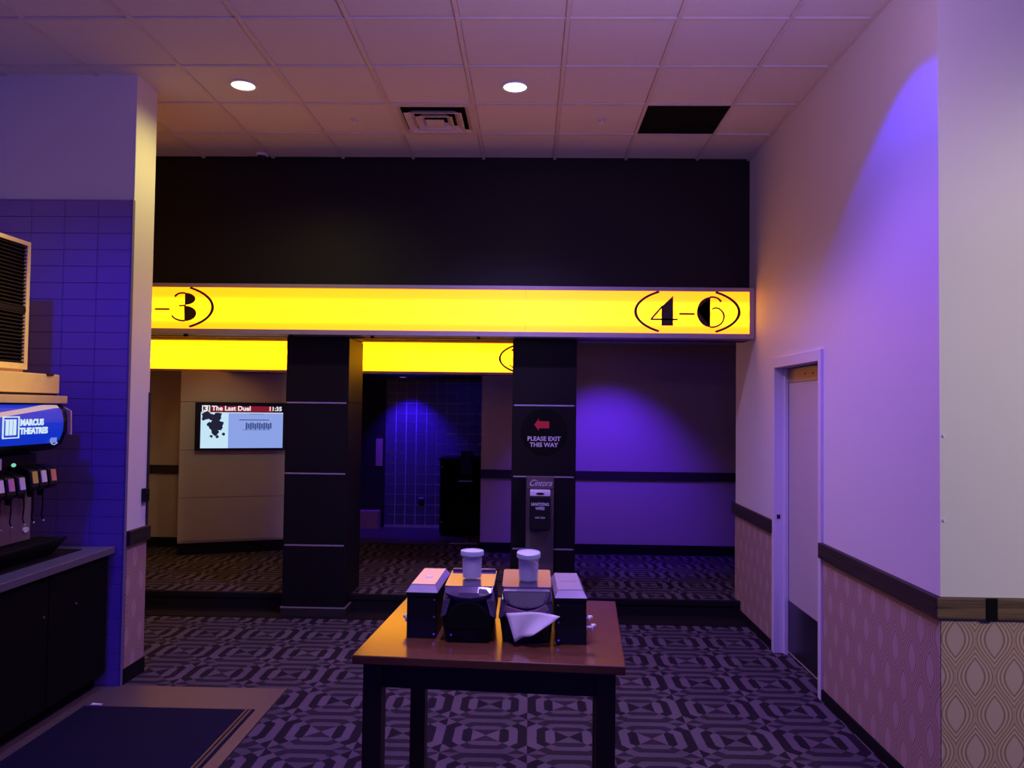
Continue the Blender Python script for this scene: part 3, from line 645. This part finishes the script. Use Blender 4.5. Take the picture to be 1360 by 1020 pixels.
# merchandiser: bulging front
pr = [(0.14, 0.61), (0.28, 0.63), (0.345, 0.665), (0.372, 0.74), (0.375, 0.80), (0.36, 0.87), (0.335, 0.900), (0.14, 0.900)]
hd = obj('header_housing', B().prism(pr, (y0, 0.312)), 'black', t, bevel=0.008)
def curve_x(z):
    P_ = [(0.63, 0.26), (0.67, 0.345), (0.74, 0.372), (0.80, 0.375), (0.87, 0.36), (0.905, 0.33)]
    for (a, xa), (b2, xb) in zip(P_, P_[1:]):
        if z <= b2: return xa + (xb - xa) * (z - a) / (b2 - a)
    return 0.33
def film(name, ya_, yb_, zlo, zhi, mat, off, n=14, par=hd):
    """patch on the bulging header: zlo/zhi functions of y"""
    b = B(); m = 12; V = []
    for i in range(n + 1):
        yy = ya_ + (yb_ - ya_) * i / n; row = []
        for j in range(m + 1):
            zz = zlo(yy) + (zhi(yy) - zlo(yy)) * j / m; row.append(b.b.verts.new((curve_x(zz) + off, yy, zz)))
        V.append(row)
    for i in range(n):
        for j in range(m): b.b.faces.new((V[i][j], V[i + 1][j], V[i + 1][j + 1], V[i][j + 1]))
    return obj(name, b, mat, par)
fy0, fy1 = y0 + 0.02, 0.262
def rc(yy):  # rounded right corners
    d_ = max(0, (yy - (fy1 - 0.05)) / 0.05); return 0.03 * (1 - math.sqrt(max(0, 1 - d_ * d_)))
film('blue_film', fy0, fy1, lambda yy: 0.655 + rc(yy), lambda yy: 0.893 - rc(yy), 'bluefilm', 0.003, 30)
film('wave_stripe', fy0, fy1 - 0.02, lambda yy: 0.825 + 0.05 * max(0, min(1, (yy + 0.30) / 0.50)) , lambda yy: 0.850 + 0.042 * min(1, max(0, (yy + 0.3) / 0.4)), 'pinkglow', 0.006, 20)
def flat(name, b, mat): return obj(name, b, mat, hd)
# emblem: boxed m and words, in y/z, sitting on the bulge
EX = 0.382; ey = -0.277   # left edge of the box (y)
def yzbox(b, a0, a1, z0_, z1_, x=EX): b.box(x - 0.001, x + 0.002, a0, a1, z0_, z1_)
b = B(); zt, zb = 0.831, 0.715
yzbox(b, ey, ey + 0.134, zt - 0.006, zt); yzbox(b, ey, ey + 0.134, zb, zb + 0.006); yzbox(b, ey, ey + 0.009, zb, zt); yzbox(b, ey + 0.126, ey + 0.134, zb, zt)
flat('emblem_box', b, 'whiteglow')
b = B()
for k in range(3): yzbox(b, ey + 0.026 + k * 0.030, ey + 0.048 + k * 0.030, zb + 0.017, zt - 0.020)
yzbox(b, ey + 0.018, ey + 0.108, zt - 0.022, zt - 0.016); flat('emblem_letter', b, 'whiteglow')
o_ = text('lettering', 'MARCUS\nTHEATRES', 0.046, 'whiteglow', hd, (EX, ey + 0.142, 0.782), rot=(R_(90), 0, R_(90)), ext=0.0008, bold=0.0025, xs=1.12)
b = B(); c_ = (0.372, 0.205, 0.690)
for i in range(20):
    a0, a1 = R_(70 + i * 13), R_(70 + (i + 1) * 13)
    b.prism([(c_[1] + r * math.cos(a) * 1.15, c_[2] + r * math.sin(a) * 0.85) for r, a in ((0.032, a0), (0.032, a1), (0.026, a1), (0.026, a0))], (curve_x(c_[2]) + 0.006, curve_x(c_[2]) + 0.009), plane='yz')
for k in range(4): b.box(curve_x(c_[2]) + 0.006, curve_x(c_[2]) + 0.009, c_[1] - 0.022, c_[1] + 0.022, c_[2] - 0.014 + k * 0.008, c_[2] - 0.009 + k * 0.008)
flat('round_emblem', b, 'scr_grey')
# steel caps above the header
obj('cap_trim', B().box(-0.40, 0.36, y0, 0.325, 0.902, 0.946, 0.003), 'cream', t)
obj('side_bracket', B().prism([(0.30, 0.90), (0.388, 0.86), (0.392, 0.72), (0.378, 0.72), (0.36, 0.86), (0.28, 0.885)], (0.313, 0.323)), 'cream', t)
# valves
for i, (yv, tg) in enumerate(((-0.40, 'tag_pink'), (-0.30, 'tag_pink'), (-0.205, 'white'), (-0.12, 'tag_pink'), (-0.03, 'letter'), (0.08, 'tag_yellow'), (0.16, 'white'), (0.25, 'tag_orange'))):
    up = 0.025 if i >= 5 else 0.0
    vb = obj('valve', B().prism([(0.15, 0.525 + up), (0.26, 0.525 + up), (0.325, 0.50 + up), (0.34, 0.405 + up), (0.31, 0.385 + up), (0.15, 0.41 + up)], (yv - 0.036, yv + 0.036)), 'black', t, bevel=0.006)
    obj('valve_label', B().prism([(0.3285, 0.495 + up), (0.3335, 0.495 + up), (0.344, 0.43 + up), (0.338, 0.43 + up)], (yv - 0.026, yv + 0.020)), tg, vb)
    obj('nozzle', B().lathe([(0.0, 0.345 + up), (0.016, 0.345 + up), (0.024, 0.42 + up), (0.0, 0.42 + up)], (0.26, yv, 0), 16), 'black', vb, smooth=True)
    obj('lever', B().tube([(0.27, yv, 0.38 + up), (0.277, yv, 0.32), (0.271, yv, 0.25), (0.279, yv + 0.006, 0.225)], 0.0035), 'matblack', vb)
    obj('lever_tip', B().sph((0.279, yv + 0.006, 0.223), 0.006), 'white', vb)
obj('valve_bar', B().box(0.165, 0.20, -0.44, 0.30, 0.52, 0.61, 0.004), 'black', t)
obj('price_card', B().box(0.30, 0.305, -0.43, -0.16, 0.545, 0.605), 'letter', t)
obj('indicator', B().sph((0.31, -0.07, 0.565), 0.018, (0.4, 1, 0.6)), 'green_led', t, smooth=True)
# ---- ice maker stands on the drinks machine
t = thing('ice_maker', 'beige ice machine with black louvred front on top of the drinks machine', 'ice machine', (-3.1, 4.28, 1.8425))
obj('lower_bin', B().box(-0.40, 0.30, -0.44, 0.34, 0.014, 0.125, 0.004), 'cream', t); 
obj('bin_base', B().box(-0.39, 0.29, -0.44, 0.33, 0.0, 0.014), 'black', t)
ic = obj('upper_body', B().box(-0.40, 0.13, -0.44, 0.26, 0.125, 0.897, 0.004), 'cream', t)
F = B(); F.box(0.13, 0.155, -0.44, 0.26, 0.15, 0.185, 0.002).box(0.13, 0.155, -0.44, 0.26, 0.872, 0.897, 0.002).box(0.13, 0.155, 0.232, 0.26, 0.185, 0.872, 0.002)
obj('grille_frame', F, 'cream', ic)
obj('grille_back', B().box(0.13, 0.134, -0.44, 0.235, 0.18, 0.875), 'matblack', ic)
F = B(); z = 0.188
while z < 0.865:
    F.prism([(0.136, z), (0.150, z + 0.004), (0.150, z + 0.009), (0.136, z + 0.012)], (-0.44, 0.233)); z += 0.0215
lv = obj('louvre_slats', F, 'black', ic); lv['kind'] = 'stuff'
obj('grille_band', B().box(0.136, 0.153, -0.44, 0.233, 0.48, 0.51), 'laminate', ic)
obj('bin_handle', B().box(0.296, 0.310, 0.21, 0.27, 0.116, 0.128, 0.004), 'black', t)

# ---- floor mat, scrap
t = thing('floor_mat', 'navy rubber floor mat with a striped edge before the counter', 'mat', (-2.12, 2.6, 0.006))
obj('mat_field', B().box(-0.50, 0.46, -2.6, 2.06, 0, 0.009, 0.003), 'mat', t)
for x in (0.462, 0.486): obj('edge_stripe', B().box(x, x + 0.014, -2.6, 2.06, 0, 0.008, 0.002), 'matedge', t)
obj('mat_edge', B().box(0.46, 0.515, -2.6, 2.07, 0, 0.005), 'mat', t)
t = obj('paper_scrap', B().loft([[(-0.03, -0.01, 0.0), (0.03, -0.015, 0.0), (0.035, 0.012, 0.0), (-0.025, 0.01, 0.0)], [(-0.03, -0.01, 0.003), (0.03, -0.015, 0.006), (0.035, 0.012, 0.003), (-0.025, 0.01, 0.008)]]), 'white')
t.location = (-2.57, 4.70, 0.006); tag(t, 'small white paper scrap on the floor by the cabinet foot', 'paper')

# ---- table
t = thing('table', 'dark wooden square table with glossy top holding the dispensers', 'table', (-0.115, 3.314, 0), R_(-3.9))
hw, hd_ = 0.492, 0.475
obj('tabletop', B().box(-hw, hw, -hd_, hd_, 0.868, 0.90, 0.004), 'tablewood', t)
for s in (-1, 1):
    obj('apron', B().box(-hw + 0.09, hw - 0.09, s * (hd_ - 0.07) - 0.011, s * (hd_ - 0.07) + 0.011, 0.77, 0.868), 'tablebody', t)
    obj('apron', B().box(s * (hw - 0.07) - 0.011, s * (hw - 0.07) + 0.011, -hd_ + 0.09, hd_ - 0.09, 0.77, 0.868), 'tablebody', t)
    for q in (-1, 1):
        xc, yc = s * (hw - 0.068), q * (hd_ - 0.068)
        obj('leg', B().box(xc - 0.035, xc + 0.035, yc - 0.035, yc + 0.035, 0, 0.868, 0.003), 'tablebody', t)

# ---- lidded dispenser boxes
def box_disp(x, y, rz, label, side, lean):
    t = thing('cutlery_dispenser', label, 'dispenser', (x, y, 0.90), rz)
    w2, dp = 0.058, 0.36
    obj('case', B().loft([[(-w2, 0, 0), (w2, 0, 0), (w2, dp, 0), (-w2, dp, 0)], [(-w2 - lean, 0, 0.166), (w2 - lean * .4, 0, 0.166), (w2 - lean * .4, dp, 0.166), (-w2 - lean, dp, 0.166)]]), 'black', t, bevel=0.003)
    for z in (0.150, 0.085, 0.018): obj('screw', B().cyl((side * (w2 - 0.008) - (lean * .5 if z > .1 else 0), -0.002, z), 0.004, 0.005, 'y', n=12), 'screw', t)
    e = 0.004
    ld = obj('lid_rim', B().box(-w2 - e - lean * .7, w2 + e - lean * .7, -e, dp + e, 0.166, 0.178, 0.002), 'black', t)
    L = -lean * .7
    obj('lid_skirt', B().loft([[(L - w2 - e, -e, 0.178), (L + w2 + e, -e, 0.178), (L + w2 + e, dp + e, 0.178), (L - w2 - e, dp + e, 0.178)], [(L - w2 + 0.010, 0.03, 0.200), (L + w2 - 0.010, 0.03, 0.200), (L + w2 - 0.010, dp - 0.02, 0.200), (L - w2 + 0.010, dp - 0.02, 0.200)]]), 'smoky2', t)
    obj('lid_top', B().box(L - w2 + 0.0105, L + w2 - 0.0105, 0.031, dp - 0.021, 0.1995, 0.2035, 0.001), 'lid', t)
    return t
M['smoky2'] = plain('frosted_lid_skirt', (0.40, 0.36, 0.46), 0.12)
M['emboss'] = plain('grey_emboss', (0.18, 0.15, 0.22), 0.4)
tL = box_disp(-0.418, 3.10, R_(-2.0), 'black box dispenser with pale lid at the left end of the table top', 1, -0.0)
obj('embossed_badge', B().prism([(0.016 * math.cos(R_(a_)), 0.17 + 0.022 * math.sin(R_(a_))) for a_ in range(0, 360, 20)], (0.2035, 0.2045), plane='xy'), 'white', tL)
tR = box_disp(0.166, 3.05, R_(1.0), 'black box dispenser with pale lid at the right end of the table top', -1, 0.006)
text('lettering', 'NAPKINS', 0.016, 'emboss', tR, (-0.003, 0.17, 0.2037), rot=(0, 0, 0), align='CENTER', ext=0.0004)
def knob(par, x, y, z, s):
    obj('knob', B().cyl((x + s * 0.010, y, z), 0.006, 0.020, 'x', n=14).cyl((x + s * 0.022, y, z), 0.014, 0.008, 'x', n=18).sph((x + s * 0.030, y + 0.002, z + 0.006), 0.008), 'white', par, smooth=True)
knob(tR, 0.058, 0.02, 0.062, 1); knob(tR, 0.058, 0.16, 0.058, 1); knob(tL, -0.058, 0.12, 0.045, -1)

# ---- napkin dispensers
def rr(w2, yf, yb, z, r=0.02, bow=0.0, n=5):
    """rounded rectangle with bowed front"""
    L = []
    for cx_, cy_, a0 in ((w2 - r, yf + r, -90), (w2 - r, yb - r, 0), (-w2 + r, yb - r, 90), (-w2 + r, yf + r, 180)):
        for i in range(n + 1):
            a = R_(a0 + 90 * i / n); L.append((cx_ + r * math.cos(a), cy_ + r * math.sin(a), z))
    if bow:
        # extra points over the front edge
        F_ = [(-w2 + r + (2 * w2 - 2 * r) * k / 8, yf - bow * math.sin(math.pi * k / 8), z) for k in range(1, 8)]
        L = L + F_
    return L
def napkin_dispenser(x, y, label, kind):
    t = thing('napkin_dispenser', label, 'napkin dispenser', (x, y, 0.90)); t.scale = (0.92, 1, 1)
    D = 0.335 if kind == 0 else 0.25
    obj('case', B().loft([rr(0.100, 0.0, D, 0, 0.02, 0.01), rr(0.103, -0.002, D, 0.03, 0.022, 0.012), rr(0.112, -0.004, D, 0.085, 0.026, 0.016), rr(0.112, 0.0, D, 0.12, 0.026, 0.014), rr(0.106, 0.012, D, 0.160, 0.024, 0.008), rr(0.103, 0.03, D, 0.188, 0.02, 0.0001)]), 'black', t, smooth=True)
    # clear tray-like top with raised rear lip
    tp = B().loft([rr(0.104, 0.03, D, 0.188, 0.016), rr(0.106, 0.03, D + 0.002, 0.200, 0.016), rr(0.104, 0.032, D, 0.206, 0.014)])
    if kind:
        for v_ in tp.b.verts:
            if v_.co.z > 0.19: v_.co.z += (v_.co.y - 0.03) * 0.11
    obj('top_plate', tp, 'smoktop', t, smooth=True)
    if kind == 0: obj('rear_lip', B().box(-0.100, 0.100, D - 0.028, D - 0.004, 0.205, 0.217, 0.005, 3), 'smoktop', t, smooth=True)
    # side shoulders
    for s in (-1, 1):
        obj('shoulder', B().loft([[(s * 0.072, -0.012, 0.168), (s * 0.108, 0.0, 0.160), (s * 0.106, 0.06, 0.19), (s * 0.072, 0.04, 0.196)],
                                  [(s * 0.092, -0.020, 0.105), (s * 0.118, -0.004, 0.088), (s * 0.116, 0.06, 0.10), (s * 0.092, 0.04, 0.11)]]), 'smoktop', t, bevel=0.005)
    if kind == 0:
        # curved lip over a dark arched mouth
        pts = []
        L1 = []; n = 16
        for i in range(n + 1):
            u = -1 + 2 * i / n; xx = u * 0.100
            zt_ = 0.205 - 0.002 * u * u; zb_ = 0.150 + 0.036 * abs(u) ** 2.2
            L1.append([(xx, 0.036, zt_), (xx, -0.004 - 0.012 * (1 - u * u), zt_ - 0.014), (xx, -0.008 - 0.018 * (1 - u * u), (zt_ + zb_) / 2 - 0.004), (xx, 0.0 - 0.012 * (1 - u * u), zb_), (xx, 0.036, zb_)])
        obj('front_lip', B().loft(L1), 'smoktop', t, smooth=True)
        A = [(-0.088, 0.05)] + [(0.088 * math.cos(R_(a_)), 0.085 + 0.075 * math.sin(R_(a_))) for a_ in range(180, -1, -12)] + [(0.088, 0.05)]
        obj('mouth_shroud', B().prism(A, (-0.030, 0.0)), 'matblack', t, bevel=0.006)
        obj('lock', B().cyl((-0.07, -0.014, 0.03), 0.004, 0.004, 'y', n=10), 'screw', t)
    else:
        # U-shaped clear window and open mouth with paper showing
        n = 16
        A = [(-0.098, 0.200)] + [(0.098 * -math.cos(R_(180 * i / n)), 0.196 - 0.062 * math.sin(R_(180 * i / n)) ** 0.8) for i in range(n + 1)] + [(0.098, 0.200)]
        obj('window', B().prism(A, (-0.004, 0.03)), 'smokwin', t, bevel=0.003)
        obj('window_rim', B().tube([(p[0], -0.008, p[1]) for p in A[1:-1]], 0.0035), 'smoktop', t, smooth=True)
        obj('paper_stack', B().prism([(p[0] * 0.80, p[1] - 0.010) for p in A], (-0.0055, -0.0035)), 'stack', t)
        Mo = [(-0.088, 0.145), (-0.094, 0.125), (-0.086, 0.100), (-0.05, 0.090), (0.05, 0.098), (0.086, 0.112), (0.092, 0.130), (0.082, 0.152), (0.04, 0.130), (0.0, 0.124), (-0.04, 0.130)]
        obj('mouth_tray', B().prism(Mo, (-0.014, -0.002)), 'mouth', t, bevel=0.003)
    return t
M['smoktop'] = plain('smoky_glossy_plastic', (0.085, 0.065, 0.13), 0.16, 0, 0.05)
M['smokwin'] = clear('smoky_window', (0.45, 0.40, 0.50), 0.15, 0.5)
M['stack'] = plain('stacked_paper', (0.30, 0.26, 0.28), 0.8)
M['mouth'] = plain('pink_inner_tray', (0.30, 0.17, 0.24), 0.4)
napkin_dispenser(-0.232, 3.065, 'black napkin dispenser with closed curved lip, left of the pair', 0)
n2 = napkin_dispenser(-0.008, 3.065, 'black napkin dispenser with paper sticking out, right of the pair', 1)
# loose napkin hanging from the mouth
b = B(); NX, NY = 12, 8; V = []
P00, P10, P01, P11 = (-0.077, 0.118), (0.128, 0.115), (-0.042, 0.020), (0.045, 0.062)
for i in range(NX + 1):
    row = []
    for j in range(NY + 1):
        u, v_ = i / NX, j / NY
        xx = (1 - v_) * ((1 - u) * P00[0] + u * P10[0]) + v_ * ((1 - u) * P01[0] + u * P11[0])
        zz = (1 - v_) * ((1 - u) * P00[1] + u * P10[1]) + v_ * ((1 - u) * P01[1] + u * P11[1])
        yy = -0.024 - 0.030 * v_ - 0.010 * math.sin(u * 7 + v_ * 2.5) * (0.35 + v_) - 0.02 * u
        row.append(b.b.verts.new((xx, yy, zz + 0.010 * math.sin(u * math.pi) * (1 - v_))))
    V.append(row)
for i in range(NX):
    for j in range(NY): b.b.faces.new((V[i][j], V[i + 1][j], V[i + 1][j + 1], V[i][j + 1]))
np_ = obj('paper_napkin', b, 'napkin', None, smooth=True, solid=0.0015); np_.location = (-0.008, 3.065, 0.90)
tag(np_, 'white paper napkin drooping from the right napkin dispenser', 'napkin')

# ---- lidded jars
def jar(x, y, label, rz, top, dz=0, tilt=0):
    t = thing('salt_jar', label, 'jar', (x, y, 1.1065 + dz), rz); t.rotation_euler[0] = tilt
    obj('container', B().lathe([(0.0, 0.0), (0.036, 0.0), (0.039, 0.003), (0.0425, 0.098), (0.0405, 0.098), (0.037, 0.006), (0.0, 0.006)]), 'clear', t, smooth=True)
    n = 28
    def ringz(r, f): return [(r * math.cos(2 * math.pi * i / n), r * math.sin(2 * math.pi * i / n), f(2 * math.pi * i / n)) for i in range(n)]
    obj('contents', B().loft([ringz(0.0355, lambda a: 0.007), ringz(0.0372, lambda a: 0.045), ringz(0.0388, lambda a: top[0] - top[1] * math.cos(a)), ringz(0.02, lambda a: top[0] + 0.004 - top[1] * .5 * math.cos(a))]), 'salt', t, smooth=True)
    obj('lid', B().lathe([(0.0, 0.100), (0.0, 0.112), (0.040, 0.112), (0.042, 0.115), (0.046, 0.114), (0.0475, 0.111), (0.0475, 0.096), (0.045, 0.096), (0.045, 0.100), (0.0, 0.100)]), 'jarlid', t, smooth=True)
M['jarlid'] = plain('pale_blue_lid', (0.52, 0.62, 0.70), 0.35)
jar(-0.232, 3.235, 'lidded clear jar of white powder on the left napkin dispenser', 0, (0.080, -0.004))
jar(-0.002, 3.178, 'lidded clear jar of white powder on the right napkin dispenser', 0, (0.076, 0.012), 0.0092, R_(6.3))
